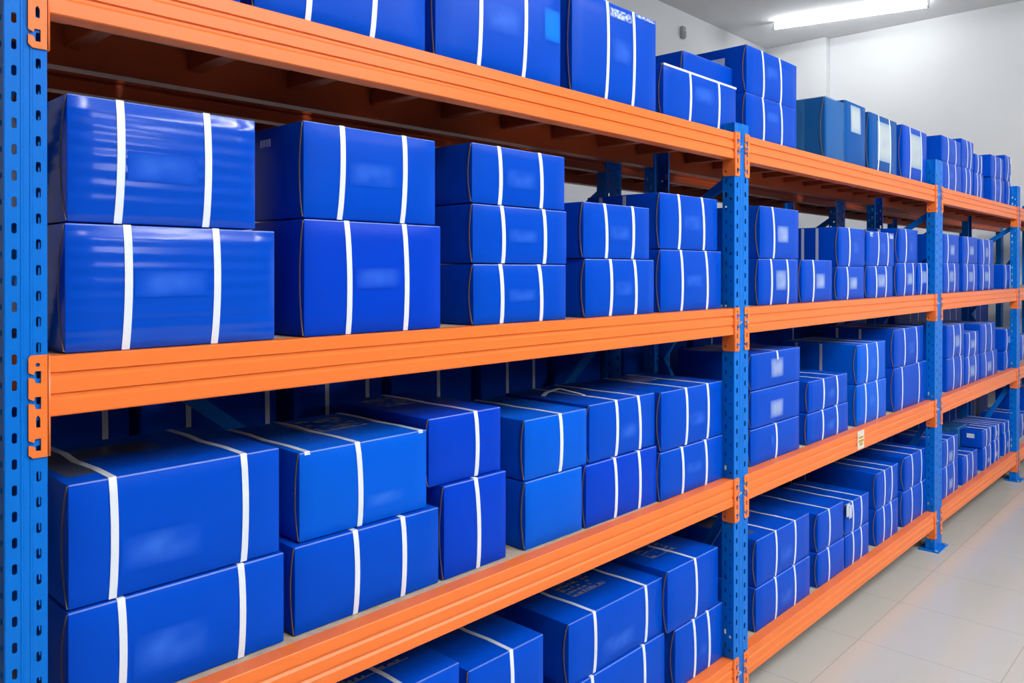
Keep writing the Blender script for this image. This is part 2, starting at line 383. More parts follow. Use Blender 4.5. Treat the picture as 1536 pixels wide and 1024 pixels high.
# ------------------------------------------------------------------ cartons
rnd = random.Random(7)
def bulge(x, z, w, h, B): 
    u = min(max(x/w+.5, 0), 1); v = min(max(z/h, 0), 1)
    return B*(math.sin(PI*u)**.6)*(math.sin(PI*v)**.6)
def carton_bm(w, d, h, B):
    bm = bmesh.new(); box(bm, -w/2, w/2, 0, d, 0, h, min(.0026, h*.03), 0, 2)
    for f in bm.faces:                       # worn fold along the front edges
        c = f.calc_center_median()
        if c.y < .004 and c.z > h-.003 and abs(f.normal.y) < .97 and f.normal.y < -.1: f.material_index = 1
    for i in range(1, 8):
        bmesh.ops.bisect_plane(bm, geom=bm.verts[:]+bm.edges[:]+bm.faces[:], plane_co=(-w/2+w*i/8, 0, 0), plane_no=(1, 0, 0))
    for i in range(1, 6):
        bmesh.ops.bisect_plane(bm, geom=bm.verts[:]+bm.edges[:]+bm.faces[:], plane_co=(0, 0, h*i/6), plane_no=(0, 0, 1))
    for v in bm.verts:
        if v.co.y < .001: v.co.y -= bulge(v.co.x, v.co.z, w, h, B)
    return bm
def strap_bm(xt, xb, w, d, h, B, sw, mode='full'):
    t = .0012; pts = []
    n = 8
    for i in range(n+1):
        z = h*i/n; x = xb+(xt-xb)*i/n + .0025*math.sin(PI*i/n)
        pts.append((x, -bulge(x, z, w, h, B)-(t if 0 < i < n else t*.6), z if i < n else h-.001))
    if mode == 'top': pts = [(xt, -.0012, h-.006)]
    if mode == 'short': pts = pts[6:]
    x = xt
    pts += [(x, .001, h+t*.9)] + [(x+.004*math.sin(2.5*k), d*k/4, h+t) for k in (1, 2, 3)] + [(x, d-.001, h+t*.9), (x, d+t*.7, h-.001), (x, d+t, h*.5), (x, d+t, .002)]
    bm = bmesh.new(); prev = None; m = len(pts)
    for i, p in enumerate(pts):
        p = Vector(p); a = Vector(pts[max(i-1, 0)]); c = Vector(pts[min(i+1, m-1)]); tg = (c-a); tg.x = 0; tg.normalize()
        nrm = Vector((0, -tg.z, tg.y))       # outward
        sx = Vector((sw/2, 0, 0))
        q = [bm.verts.new(v) for v in (p-sx, p+sx, p+sx-nrm*.0018, p-sx-nrm*.0018)]
        if prev:
            for k in range(4): bm.faces.new((prev[k], prev[(k+1) % 4], q[(k+1) % 4], q[k]))
        else: bm.faces.new(q)
        prev = q
    bm.faces.new(prev[::-1])
    return bm
def seam_bm(w, h, bow):
    """raw cardboard edge of the wrap-around panel, bowed away from the corner on the end face"""
    bm = bmesh.new(); prev = None; n = 12
    for i in range(n+1):
        z = .003+(h-.006)*i/n; y = .0035+bow*math.sin(PI*i/n)**.8
        q = [bm.verts.new((-w/2-a, y+b2, z)) for a, b2 in ((-.0005, -.0017), (.0019, -.0017), (.0019, .0017), (-.0005, .0017))]
        if prev:
            for k in range(4): bm.faces.new((prev[k], prev[(k+1) % 4], q[(k+1) % 4], q[k]))
        else: bm.faces.new(q)
        prev = q
    bm.faces.new(prev[::-1]); return bm
def patch_bm(x0, x1, z0, z1, w, h, B, off=.0007):
    bm = bmesh.new(); n = 6; g = []
    for j in range(n+1):
        for i in range(n+1):
            x = x0+(x1-x0)*i/n; z = z0+(z1-z0)*j/n
            g.append(bm.verts.new((x, -bulge(x, z, w, h, B)-off, z)))
    for j in range(n):
        for i in range(n): bm.faces.new((g[j*(n+1)+i], g[j*(n+1)+i+1], g[(j+1)*(n+1)+i+1], g[(j+1)*(n+1)+i]))
    return bm
def stamp_bm(cx, cy, sx, sy, z, r):
    """two rows of illegible block print on a lid"""
    bm = bmesh.new()
    def q(x0, x1, y0, y1): box(bm, cx+x0*sx, cx+x1*sx, cy+y0*sy, cy+y1*sy, z, z+.0006)
    for ya in (-.46, -.28, -.10, .08, .26, .42):
        x = -.5
        while x < .46:
            l = r.uniform(.03, .13); hgt = r.uniform(.04, .13)
            if r.random() < .72: q(x, min(.5, x+l), ya, ya+hgt)
            x += l+r.uniform(.012, .05)
    q(-.5, .5, -.50, -.475); q(-.5, -.485, -.5, .4)
    return bm
STAMP = {'E2t': (.04, .24, .17, .15), 'E3t': (-.02, .30, .14, .14), 'E6t': (.0, .26, .15, .12), 'F1': (.0, .19, .20, .15), 'F3t': (.0, .18, .17, .13), 'F4t': (-.02, .17, .16, .12)}
ORD = ['first', 'second', 'third', 'fourth', 'fifth', 'sixth', 'seventh']
def carton(row, label, group, detail=2):
    (cid, lv, bay, st, ti, X0, X1, Yf, d, z0, h, straps, lb, fl) = row
    w = X1-X0; fl = fl.split(); kind = 'ridge' if 'ridge' in fl else 'violet' if 'violet' in fl else 'bright' if 'bright' in fl else 'wrap' if 'wrap' in fl or (lv == 4 and 'pale' in fl and cid != 'V4') else 'std'
    B = min(.006, .02*min(w, h)+.0015) if 'flat' not in fl else .001
    t = empty('carton', ((X0+X1)/2, Yf, z0), label, 'carton', group)
    mesh_obj('carton_body', carton_bm(w, d, h, B), [M['box_'+kind], M['fold_'+kind]], t, smooth=35)
    if detail > 1: mesh_obj('cardboard_seam', seam_bm(w, h, (.027 if st == 1 and bay == 1 and lv in (2, 3) else rnd.uniform(.010, .017))*min(1, h/.18)), M['kraft'], t)
    sw = .0138
    for xt, xb in straps:
        o = mesh_obj('strap', strap_bm(xt, xb, w, d, h, B, sw, 'short' if 'shortstrap' in fl else 'full'), M['strap'], t, smooth=50)
    if 'shortstrap' in fl: mesh_obj('strap', strap_bm(0, 0, w, d, h, B, sw, 'short'), M['strap'], t, smooth=50)
    if 'threetop' in fl:
        for x in (-w/2+.020, w/2-.020): mesh_obj('strap', strap_bm(x, x, w, d, h, B, sw, 'top'), M['strap'], t, smooth=50)
    kf = {'ridge': 'std'}.get(kind, kind)
    if lb:
        mat = M['faded_'+kf]
        if 'pale' in fl: mat = M['palest'] if lv == 4 else M['pale']
        mesh_obj('printed_patch', patch_bm(lb[0], lb[1], lb[2], lb[3], w, h, B), mat, t)
    key = 'E2t' if cid == 'E2t' else cid
    if 'stamp' in fl:
        cx, cy, sx, sy = STAMP[key]; mesh_obj('printed_mark', stamp_bm(cx, cy, sx, sy, h-.0002, rnd), M['ink'], t)
    if 'tapetop' in fl:
        b = bmesh.new(); box(b, -w*.48, w*.10, .19, .28, h, h+.0006); box(b, -w*.46, -w*.30, .06, .30, h, h+.0004); mesh_obj('packing_tape', b, M['tape'], t)
    if 'endprint' in fl:
        b = bmesh.new(); 
        for k in range(4): box(b, -w/2-.0008, -w/2+.0002, d-.05-.012*k, d-.042-.012*k, h*.80, h*.88)
        mesh_obj('printed_mark', b, M['sticker'], t)
    if 'endlabel' in fl:
        b = bmesh.new(); box(b, -w/2-.0008, -w/2+.0002, d*.36, d*.72, h*.55, h*.80); mesh_obj('paper_label', b, M['sticker'], t)
    if 'longend' in fl and detail > 1:
        for yy in (d*.45, d*.78):
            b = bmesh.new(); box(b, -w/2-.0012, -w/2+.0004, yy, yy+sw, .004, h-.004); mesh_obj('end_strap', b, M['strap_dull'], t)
    if 'tapeedge' in fl:
        b = bmesh.new(); box(b, -w/2-.0006, w/2+.0006, -.0022, .010, h-.007, h+.0010, .0004); mesh_obj('edge_tape', b, M['strap'], t)
    if 'topscuff' in fl:
        mesh_obj('worn_patch', patch_bm(straps[0][0]+.008, straps[1][0]-.008, h*.86, h*.955, w, h, B), M['scuff'], t)
        mesh_obj('worn_patch', patch_bm(straps[1][0]+.01, w/2-.006, h*.955, h*.99, w, h, B), M['scuff'], t)
    if 'bluepatch' in fl:
        mesh_obj('worn_patch', patch_bm(w*.34, w*.495, h*.46, h*.80, w, h, B), M['azure'], t)
    if 'corner' in fl:
        mesh_obj('worn_patch', patch_bm(-w*.40, -w*.28, h*.84, h*.98, w, h, B), M['scuff'], t); mesh_obj('worn_patch', patch_bm(w*.30, w*.47, h*.82, h*.98, w, h, B), M['scuff'], t)
    if 'tag' in fl:
        b = bmesh.new(); box(b, -w*.53, -w*.40, -.012, -.0075, h*.62, h*1.02, .0005); box(b, -w*.46, -w*.36, -.016, -.0125, h*.55, h*.96, .0005); mesh_obj('paper_tag', b, M['sticker'], t)
    if cid == 'E5t':
        b = bmesh.new(); x = straps[0][0]
        for p, q in (((x, .13, h+.002), (x+.005, .17, h+.006)), ((x+.005, .17, h+.006), (x-.018, .225, h+.017)), ((x-.018, .225, h+.017), (x-.07, .235, h+.008)), ((x-.07, .235, h+.008), (x-.11, .215, h+.003))):
            bar(b, p, q, .0024, .013, (0, 0, 1))
        mesh_obj('strap', b, M['strap'], t)
    if 'wrap' in fl:
        b = bmesh.new(); box(b, -w/2-.003, w/2+.0015, -.0085, d+.003, .002, h+.0022, .004, 0, 2); mesh_obj('plastic_film', b, M['film'], t)
        b = bmesh.new(); box(b, -w/2-.006, -w/2-.0032, d*.28, d*.62, .004, h, .001); mesh_obj('plastic_film', b, M['film'], t)
    return t
ROWS = [
    ('S1b', 3, 1, 1, 0, 0.0337, 0.4268, 0.020, 0.360, 1.5710, 0.2210, [(-0.095, -0.098), (0.07, 0.067)], (-0.084, 0.052, 0.092, 0.141), 'ridge'),
    ('S1t', 3, 1, 1, 1, 0.0402, 0.3894, 0.030, 0.360, 1.7950, 0.2190, [(-0.088, -0.092), (0.072, 0.07)], (-0.076, 0.053, 0.078, 0.131), 'ridge'),
    ('S2b', 3, 1, 2, 0, 0.4967, 0.8816, 0.022, 0.220, 1.5710, 0.2502, [(-0.085, -0.081), (0.077, 0.081)], (-0.067, 0.065, 0.099, 0.149), 'violet'),
    ('S2t', 3, 1, 2, 1, 0.5014, 0.8727, 0.032, 0.220, 1.8242, 0.2074, [(-0.088, -0.095), (0.087, 0.081)], (-0.075, 0.063, 0.078, 0.134), 'endprint'),
    ('S3b', 3, 1, 3, 0, 0.9992, 1.3749, 0.028, 0.340, 1.5710, 0.1578, [(-0.089, -0.084), (0.067, 0.076)], (-0.063, 0.052, 0.055, 0.093), ''),
    ('S3m', 3, 1, 3, 1, 0.9986, 1.3800, 0.030, 0.340, 1.7318, 0.1535, [(-0.084, -0.079), (0.087, 0.09)], (-0.064, 0.06, 0.055, 0.096), ''),
    ('S3t', 3, 1, 3, 2, 0.9999, 1.3754, 0.034, 0.340, 1.8883, 0.1557, [(-0.089, -0.086), (0.076, 0.082)], (-0.066, 0.058, 0.047, 0.102), ''),
    ('S4b', 3, 1, 4, 0, 1.4713, 1.8437, 0.032, 0.340, 1.5710, 0.1771, [(-0.061, -0.061), (0.069, 0.077)], (-0.044, 0.059, 0.06, 0.111), ''),
    ('S4t', 3, 1, 4, 1, 1.4663, 1.8212, 0.036, 0.340, 1.7511, 0.1696, [(-0.073, -0.063), (0.078, 0.078)], (-0.053, 0.064, 0.056, 0.107), ''),
    ('S5b', 3, 1, 5, 0, 1.8905, 2.3078, 0.036, 0.340, 1.5710, 0.2137, [(-0.081, -0.076), (0.09, 0.1)], (-0.058, 0.067, 0.081, 0.129), ''),
    ('S5t', 3, 1, 5, 1, 1.8920, 2.2838, 0.040, 0.312, 1.7877, 0.1922, [(-0.08, -0.076), (0.08, 0.094)], (-0.059, 0.081, 0.068, 0.126), 'longend'),
    ('T0', 4, 1, 0, 0, 0.1185, 0.3578, 0.030, 0.340, 2.2360, 0.2264, [(-0.053, -0.053), (0.049, 0.049)], None, ''),
    ('T1', 4, 1, 1, 0, 0.3866, 0.8384, 0.030, 0.340, 2.2360, 0.2229, [(-0.098, -0.103), (0.074, 0.065)], (-0.08, 0.043, 0.102, 0.175), ''),
    ('T2', 4, 1, 2, 0, 0.8724, 1.3536, 0.032, 0.340, 2.2360, 0.2816, [(-0.088, -0.093), (0.087, 0.079)], (-0.082, 0.072, 0.107, 0.191), 'bluepatch'),
    ('T3', 4, 1, 3, 0, 1.4085, 1.8561, 0.034, 0.340, 2.2360, 0.3148, [(-0.051, -0.058), (0.09, 0.086)], (-0.039, 0.076, 0.13, 0.213), 'topscuff'),
    ('T4', 4, 1, 4, 0, 1.9364, 2.4583, 0.056, 0.280, 2.2360, 0.1950, [(-0.087, -0.091), (0.122, 0.117)], (-0.07, 0.092, 0.089, 0.158), 'tapeedge'),
    ('T4b', 4, 1, 4, 1, 2.1727, 2.5523, 0.120, 0.280, 2.4340, 0.1006, [], None, 'plain'),
    ('T5b', 4, 1, 5, 0, 2.5421, 3.0193, 0.056, 0.270, 2.2360, 0.1930, [(-0.095, -0.089), (0.074, 0.081)], (-0.074, 0.056, 0.096, 0.146), ''),
    ('T5t', 4, 1, 5, 1, 2.5548, 3.0273, 0.060, 0.270, 2.4320, 0.1927, [(-0.103, -0.091), (0.06, 0.073)], (-0.083, 0.041, 0.08, 0.142), 'endlabel'),
    ('V1', 4, 2, 1, 0, 3.2906, 3.5186, 0.040, 0.340, 2.2360, 0.2944, [], None, 'wrap'),
    ('V2', 4, 2, 2, 0, 3.5358, 3.8149, 0.040, 0.340, 2.2360, 0.3173, [], (-0.07, 0.061, 0.168, 0.302), 'pale'),
    ('V3', 4, 2, 3, 0, 3.8728, 4.2988, 0.040, 0.340, 2.2360, 0.3078, [(-0.078, -0.088), (0.089, 0.1)], (-0.103, 0.109, 0.066, 0.275), 'pale'),
    ('V4', 4, 2, 4, 0, 4.4016, 4.8469, 0.040, 0.340, 2.2360, 0.3130, [(-0.098, -0.098), (0.101, 0.114)], (-0.103, 0.111, 0.08, 0.277), 'pale'),
    ('W1b', 4, 3, 1, 0, 5.1983, 5.6342, 0.044, 0.340, 2.2360, 0.1853, [(-0.106, -0.091), (0.064, 0.064)], (-0.082, 0.029, 0.078, 0.13), ''),
    ('W1t', 4, 3, 1, 1, 5.1748, 5.6238, 0.046, 0.300, 2.4243, 0.1613, [(-0.082, -0.082), (0.089, 0.105)], (-0.044, 0.069, 0.059, 0.121), 'endlabel'),
    ('W2b', 4, 3, 2, 0, 5.6513, 5.9268, 0.044, 0.300, 2.2360, 0.1901, [(-0.046, -0.046), (0.058, 0.058)], None, ''),
    ('W2t', 4, 3, 2, 1, 5.6405, 5.9507, 0.046, 0.300, 2.4291, 0.1919, [(-0.027, -0.01), (0.077, 0.077)], (-0.036, 0.072, 0.069, 0.144), ''),
    ('W3b', 4, 3, 3, 0, 5.9541, 6.2239, 0.044, 0.300, 2.2360, 0.1811, [(-0.045, -0.045), (0.049, 0.049)], (-0.034, 0.062, 0.079, 0.128), ''),
    ('W3t', 4, 3, 3, 1, 5.9881, 6.2118, 0.046, 0.300, 2.4201, 0.1336, [(-0.029, -0.029), (0.065, 0.065)], None, ''),
    ('W4b', 4, 3, 4, 0, 6.4621, 6.8913, 0.044, 0.300, 2.2360, 0.1918, [(-0.102, -0.102), (0.069, 0.048)], (-0.089, 0.04, 0.08, 0.157), ''),
    ('W4t', 4, 3, 4, 1, 6.4487, 6.8535, 0.046, 0.300, 2.4308, 0.1675, [(-0.067, -0.067), (0.104, 0.104)], (-0.057, 0.075, 0.067, 0.144), ''),
    ('W5b', 4, 3, 5, 0, 6.9371, 7.0900, 0.044, 0.300, 2.2360, 0.2009, [(0.003, 0.003), (0.12, 0.12)], (-0.029, 0.112, 0.092, 0.163), ''),
    ('W5t', 4, 3, 5, 1, 6.8986, 7.0900, 0.046, 0.300, 2.4399, 0.2014, [(0.009, -0.014), (0.126, 0.126)], (-0.026, 0.117, 0.055, 0.147), ''),
    ('A1b', 3, 2, 1, 0, 2.6230, 3.0007, 0.040, 0.340, 1.5710, 0.1905, [(-0.08, -0.08), (0.074, 0.08)], (-0.042, 0.061, 0.059, 0.145), 'pale'),
    ('A1t', 3, 2, 1, 1, 2.6420, 3.0155, 0.044, 0.340, 1.7645, 0.2155, [(-0.076, -0.063)], (-0.039, 0.073, 0.068, 0.14), 'pale'),
    ('A2', 3, 2, 2, 0, 3.0392, 3.3828, 0.040, 0.340, 1.5710, 0.1909, [(-0.052, -0.052)], (-0.03, 0.077, 0.059, 0.13), 'pale'),
    ('A3b', 3, 2, 3, 0, 3.4486, 3.8024, 0.040, 0.340, 1.5710, 0.1615, [(-0.058, -0.05)], (-0.032, 0.074, 0.049, 0.112), 'pale'),
    ('A3t', 3, 2, 3, 1, 3.4743, 3.8217, 0.044, 0.220, 1.7355, 0.1913, [(-0.044, -0.044)], (-0.018, 0.09, 0.062, 0.129), 'longend'),
    ('A4b', 3, 2, 4, 0, 3.8500, 4.2397, 0.040, 0.340, 1.5710, 0.1667, [(-0.077, -0.067), (0.077, 0.077)], (-0.057, 0.065, 0.053, 0.125), 'pale'),
    ('A4t', 3, 2, 4, 1, 3.8504, 4.2726, 0.044, 0.340, 1.7407, 0.1807, [(-0.042, -0.052), (0.104, 0.104)], (-0.032, 0.071, 0.063, 0.132), 'corner'),
    ('A5b', 3, 2, 5, 0, 4.3173, 4.6490, 0.040, 0.340, 1.5710, 0.1877, [(-0.04, -0.051), (0.104, 0.104)], (-0.015, 0.09, 0.061, 0.131), 'pale'),
    ('A5t', 3, 2, 5, 1, 4.3509, 4.6921, 0.044, 0.220, 1.7617, 0.1933, [(-0.053, -0.053)], (-0.018, 0.077, 0.057, 0.128), 'longend'),
    ('A6', 3, 2, 6, 0, 4.6804, 4.8720, 0.040, 0.340, 1.5710, 0.1886, [(-0.038, -0.038), (0.079, 0.079)], (-0.025, 0.063, 0.066, 0.143), 'pale'),
    ('C1b', 3, 3, 1, 0, 5.2199, 5.5928, 0.044, 0.300, 1.5710, 0.1928, [(-0.097, -0.081), (0.058, 0.058)], (-0.065, 0.038, 0.069, 0.143), 'pale'),
    ('C1t', 3, 3, 1, 1, 5.2181, 5.5823, 0.046, 0.300, 1.7668, 0.1883, [(-0.083, -0.083)], (-0.038, 0.068, 0.05, 0.12), 'pale'),
    ('C2b', 3, 3, 2, 0, 5.6756, 6.0625, 0.044, 0.300, 1.5710, 0.1917, [(-0.091, -0.091), (0.084, 0.084)], (-0.056, 0.061, 0.064, 0.139), 'pale'),
    ('C2t', 3, 3, 2, 1, 5.6732, 6.0687, 0.046, 0.300, 1.7657, 0.1869, [(-0.068, -0.068)], (-0.035, 0.086, 0.058, 0.124), 'pale'),
    ('C3b', 3, 3, 3, 0, 6.1185, 6.5537, 0.044, 0.300, 1.5710, 0.1876, [(-0.122, -0.122), (0.054, 0.054)], (-0.083, 0.048, 0.064, 0.139), 'pale'),
    ('C3t', 3, 3, 3, 1, 6.1155, 6.5395, 0.046, 0.300, 1.7616, 0.1860, [(-0.105, -0.086), (0.072, 0.072)], (-0.048, 0.045, 0.053, 0.128), 'pale'),
    ('C4', 3, 3, 4, 0, 6.8563, 7.0900, 0.044, 0.300, 1.5710, 0.1921, [(-0.049, -0.049), (0.113, 0.113)], (-0.048, 0.105, 0.064, 0.144), 'endlabel'),
    ('E1b', 2, 1, 1, 0, 0.0514, 0.4731, 0.062, 0.360, 0.9220, 0.1898, [(-0.122, -0.122), (0.112, 0.112)], (-0.103, 0.043, 0.033, 0.116), ''),
    ('E1t', 2, 1, 1, 1, 0.0536, 0.4656, 0.068, 0.360, 1.1148, 0.2202, [(-0.132, -0.132), (0.124, 0.124)], (-0.119, 0.035, 0.04, 0.11), 'tapetop'),
    ('E2b', 2, 1, 2, 0, 0.5000, 0.9128, 0.064, 0.360, 0.9220, 0.1911, [(-0.049, -0.049), (0.09, 0.09)], None, ''),
    ('E2t', 2, 1, 2, 1, 0.5201, 0.8848, 0.078, 0.360, 1.1161, 0.1958, [(-0.029, -0.023)], (-0.012, 0.107, 0.035, 0.07), 'bright threetop stamp'),
    ('E3b', 2, 1, 3, 0, 0.9298, 1.1586, 0.063, 0.360, 0.9220, 0.2391, [(-0.002, 0.006)], None, 'violet'),
    ('E3t', 2, 1, 3, 1, 0.8888, 1.1496, 0.075, 0.400, 1.1641, 0.1727, [(0.033, 0.035)], None, 'violet stamp'),
    ('E4b', 2, 1, 4, 0, 1.2323, 1.4895, 0.058, 0.360, 0.9220, 0.1917, [], None, 'bright'),
    ('E4t', 2, 1, 4, 1, 1.2336, 1.5174, 0.062, 0.360, 1.1167, 0.1713, [(0.013, 0.013)], None, 'bright'),
    ('E5b', 2, 1, 5, 0, 1.5028, 1.8943, 0.053, 0.360, 0.9220, 0.1915, [(-0.049, -0.045), (0.086, 0.09)], None, 'violet'),
    ('E5t', 2, 1, 5, 1, 1.5281, 1.8921, 0.060, 0.360, 1.1165, 0.1791, [(-0.043, -0.043), (0.081, 0.092)], (-0.028, 0.074, 0.046, 0.101), ''),
    ('E6b', 2, 1, 6, 0, 1.9020, 2.3340, 0.042, 0.360, 0.9220, 0.1656, [(-0.081, -0.076), (0.082, 0.087)], (-0.06, 0.059, 0.062, 0.105), ''),
    ('E6t', 2, 1, 6, 1, 1.9101, 2.3340, 0.045, 0.360, 1.0906, 0.2033, [(-0.053, -0.053), (0.098, 0.098)], (-0.037, 0.084, 0.06, 0.114), 'stamp'),
    ('F1', 1, 1, 1, 0, 0.6383, 0.9902, 0.070, 0.360, 0.2380, 0.4518, [(-0.001, -0.001)], None, 'stamp'),
    ('F2', 1, 1, 2, 0, 1.0237, 1.3243, 0.070, 0.360, 0.2380, 0.4147, [(0.013, 0.013)], None, ''),
    ('F3b', 1, 1, 3, 0, 1.4576, 1.9579, 0.060, 0.360, 0.2380, 0.2127, [(-0.164, -0.164), (0.118, 0.118)], None, ''),
    ('F3t', 1, 1, 3, 1, 1.4359, 1.9518, 0.066, 0.360, 0.4537, 0.1905, [(-0.132, -0.132), (0.153, 0.153)], (-0.102, 0.095, 0.025, 0.091), 'stamp'),
    ('F4b', 1, 1, 4, 0, 1.9976, 2.3340, 0.042, 0.360, 0.2380, 0.2108, [(-0.047, -0.042), (0.053, 0.063)], (-0.018, 0.045, 0.066, 0.11), ''),
    ('F4t', 1, 1, 4, 1, 1.9521, 2.3037, 0.045, 0.360, 0.4518, 0.2149, [(0.006, 0.01)], None, 'stamp'),
    ('G1b', 2, 2, 1, 0, 2.5644, 3.0281, 0.044, 0.340, 0.9220, 0.1464, [(-0.006, -0.006)], (-0.058, -0.024, 0.051, 0.107), ''),
    ('G1m', 2, 2, 1, 1, 2.5775, 3.0364, 0.048, 0.340, 1.0714, 0.1509, [], (-0.068, 0.057, 0.021, 0.097), 'pale'),
    ('G1t', 2, 2, 1, 2, 2.5848, 3.0517, 0.052, 0.340, 1.2253, 0.1471, [], (-0.065, 0.055, 0.036, 0.118), 'pale shortstrap'),
    ('G2b', 2, 2, 2, 0, 3.1134, 3.6004, 0.044, 0.360, 0.9220, 0.1389, [(-0.075, -0.075), (0.094, 0.102)], (-0.039, 0.069, 0.031, 0.085), ''),
    ('G2t', 2, 2, 2, 1, 3.1366, 3.6013, 0.048, 0.360, 1.0639, 0.1423, [(-0.069, -0.069), (0.092, 0.1)], (-0.034, 0.075, 0.039, 0.094), ''),
    ('G3b', 2, 2, 3, 0, 3.7158, 4.1496, 0.044, 0.360, 0.9220, 0.2057, [(-0.1, -0.1), (0.067, 0.077)], (-0.066, 0.046, 0.074, 0.144), 'bright'),
    ('G3t', 2, 2, 3, 1, 3.7346, 4.1494, 0.048, 0.400, 1.1307, 0.2021, [(-0.079, -0.079), (0.069, 0.079)], (-0.046, 0.048, 0.057, 0.128), 'bright longend'),
    ('G4b', 2, 2, 4, 0, 4.2902, 4.8720, 0.044, 0.360, 0.9220, 0.2426, [(-0.171, -0.171), (0.132, 0.132)], None, ''),
    ('G4t', 2, 2, 4, 1, 4.2954, 4.8212, 0.048, 0.400, 1.1676, 0.2132, [(-0.1, -0.089), (0.118, 0.131)], (-0.049, 0.091, 0.052, 0.139), 'longend'),
    ('J1b', 1, 2, 1, 0, 2.6139, 3.1473, 0.044, 0.360, 0.2380, 0.1762, [(-0.09, -0.09), (0.095, 0.102)], (-0.057, 0.075, 0.033, 0.106), ''),
    ('J1t', 1, 2, 1, 1, 2.6270, 3.1482, 0.048, 0.360, 0.4172, 0.1914, [(-0.088, -0.088), (0.104, 0.097)], (-0.057, 0.077, 0.039, 0.112), 'tapetop'),
    ('J2b', 1, 2, 2, 0, 3.2365, 3.5530, 0.044, 0.360, 0.2380, 0.1593, [(-0.042, -0.034)], None, ''),
    ('J2t', 1, 2, 2, 1, 3.2451, 3.5537, 0.048, 0.360, 0.4003, 0.1771, [(-0.028, -0.028)], None, ''),
    ('J3b', 1, 2, 3, 0, 3.5697, 3.8914, 0.044, 0.360, 0.2380, 0.1590, [(-0.064, -0.064), (0.046, 0.046)], None, ''),
    ('J3t', 1, 2, 3, 1, 3.5793, 3.9017, 0.048, 0.360, 0.4000, 0.1527, [(-0.072, -0.063), (0.047, 0.047)], None, 'tag'),
    ('J4b', 1, 2, 4, 0, 4.0096, 4.3533, 0.044, 0.360, 0.2380, 0.1915, [(-0.069, -0.069), (0.049, 0.049)], (-0.036, 0.026, 0.064, 0.119), ''),
    ('J4t', 1, 2, 4, 1, 4.0199, 4.3643, 0.048, 0.360, 0.4325, 0.1908, [(-0.057, -0.057), (0.062, 0.051)], (-0.026, 0.038, 0.041, 0.104), ''),
    ('J5b', 1, 2, 5, 0, 4.4447, 4.8720, 0.044, 0.360, 0.2380, 0.1998, [(-0.07, -0.07), (0.119, 0.119)], None, ''),
    ('J5t', 1, 2, 5, 1, 4.4795, 4.8720, 0.048, 0.360, 0.4408, 0.1898, [(-0.074, -0.061), (0.103, 0.103)], None, ''),
    ('K1b', 2, 3, 1, 0, 5.3012, 5.7169, 0.044, 0.300, 0.9220, 0.2137, [(-0.06, -0.06), (0.117, 0.117)], (-0.021, 0.08, 0.054, 0.121), ''),
    ('K1t', 2, 3, 1, 1, 5.3065, 5.7224, 0.046, 0.300, 1.1387, 0.2143, [(-0.058, -0.058), (0.103, 0.103)], (-0.037, 0.082, 0.062, 0.144), 'pale'),
    ('K2b', 2, 3, 2, 0, 5.7423, 6.1270, 0.044, 0.300, 0.9220, 0.1874, [(-0.105, -0.105), (0.073, 0.073)], (-0.079, 0.05, 0.044, 0.125), 'pale'),
    ('K2t', 2, 3, 2, 1, 5.7570, 6.1148, 0.046, 0.300, 1.1124, 0.1671, [(-0.081, -0.098), (0.08, 0.062)], (-0.057, 0.057, 0.052, 0.113), 'pale'),
    ('K3b', 2, 3, 3, 0, 6.1550, 6.6689, 0.044, 0.300, 0.9220, 0.1840, [(-0.121, -0.101), (0.1, 0.121)], (-0.072, 0.053, 0.038, 0.114), 'pale'),
    ('K3t', 2, 3, 3, 1, 6.1516, 6.6113, 0.046, 0.340, 1.1090, 0.2115, [(-0.081, -0.081), (0.079, 0.099)], (-0.035, 0.154, 0.055, 0.131), ''),
    ('K4b', 2, 3, 4, 0, 6.8662, 7.0900, 0.044, 0.300, 0.9220, 0.1462, [(-0.008, -0.008), (0.156, 0.156)], (0.026, 0.123, 0.028, 0.087), 'endlabel'),
    ('K4t', 2, 3, 4, 1, 6.9186, 7.0900, 0.046, 0.300, 1.0712, 0.1745, [(-0.024, -0.024), (0.14, 0.116)], (0.007, 0.107, 0.057, 0.117), 'pale'),
    ('M1b', 1, 3, 1, 0, 5.1971, 5.5761, 0.044, 0.300, 0.2380, 0.1978, [(-0.092, -0.092), (0.078, 0.078)], (-0.046, 0.043, 0.037, 0.108), 'pale'),
    ('M1t', 1, 3, 1, 1, 5.2101, 5.5820, 0.046, 0.300, 0.4388, 0.1707, [(-0.079, -0.079), (0.076, 0.076)], (-0.05, 0.041, 0.016, 0.087), 'pale'),
    ('M2', 1, 3, 2, 0, 5.6827, 6.0800, 0.044, 0.150, 0.2380, 0.1880, [(-0.087, -0.087), (0.054, 0.054)], (-0.035, 0.031, 0.033, 0.094), ''),
    ('M2b', 1, 3, 2, 0, 6.1683, 6.4264, 0.197, 0.160, 0.2380, 0.3041, [], None, 'wrap'),
    ('M3b', 1, 3, 3, 0, 6.2307, 6.4898, 0.044, 0.140, 0.2380, 0.1633, [(-0.05, -0.05), (0.091, 0.091)], (-0.011, 0.064, 0.039, 0.074), 'pale'),
    ('M3t', 1, 3, 3, 1, 6.2187, 6.5179, 0.046, 0.140, 0.4043, 0.1265, [(-0.029, -0.029), (0.082, 0.082)], (-0.012, 0.065, 0.02, 0.081), 'endlabel'),
    ('M4b', 1, 3, 4, 0, 6.5408, 6.7652, 0.044, 0.300, 0.2380, 0.1693, [(-0.057, -0.057), (0.05, 0.05)], (-0.059, 0.021, 0.037, 0.084), 'pale'),
    ('M4t', 1, 3, 4, 1, 6.5590, 6.7732, 0.046, 0.300, 0.4103, 0.1066, [(-0.04, -0.04), (0.046, 0.046)], (-0.065, 0.017, 0.024, 0.066), 'pale'),
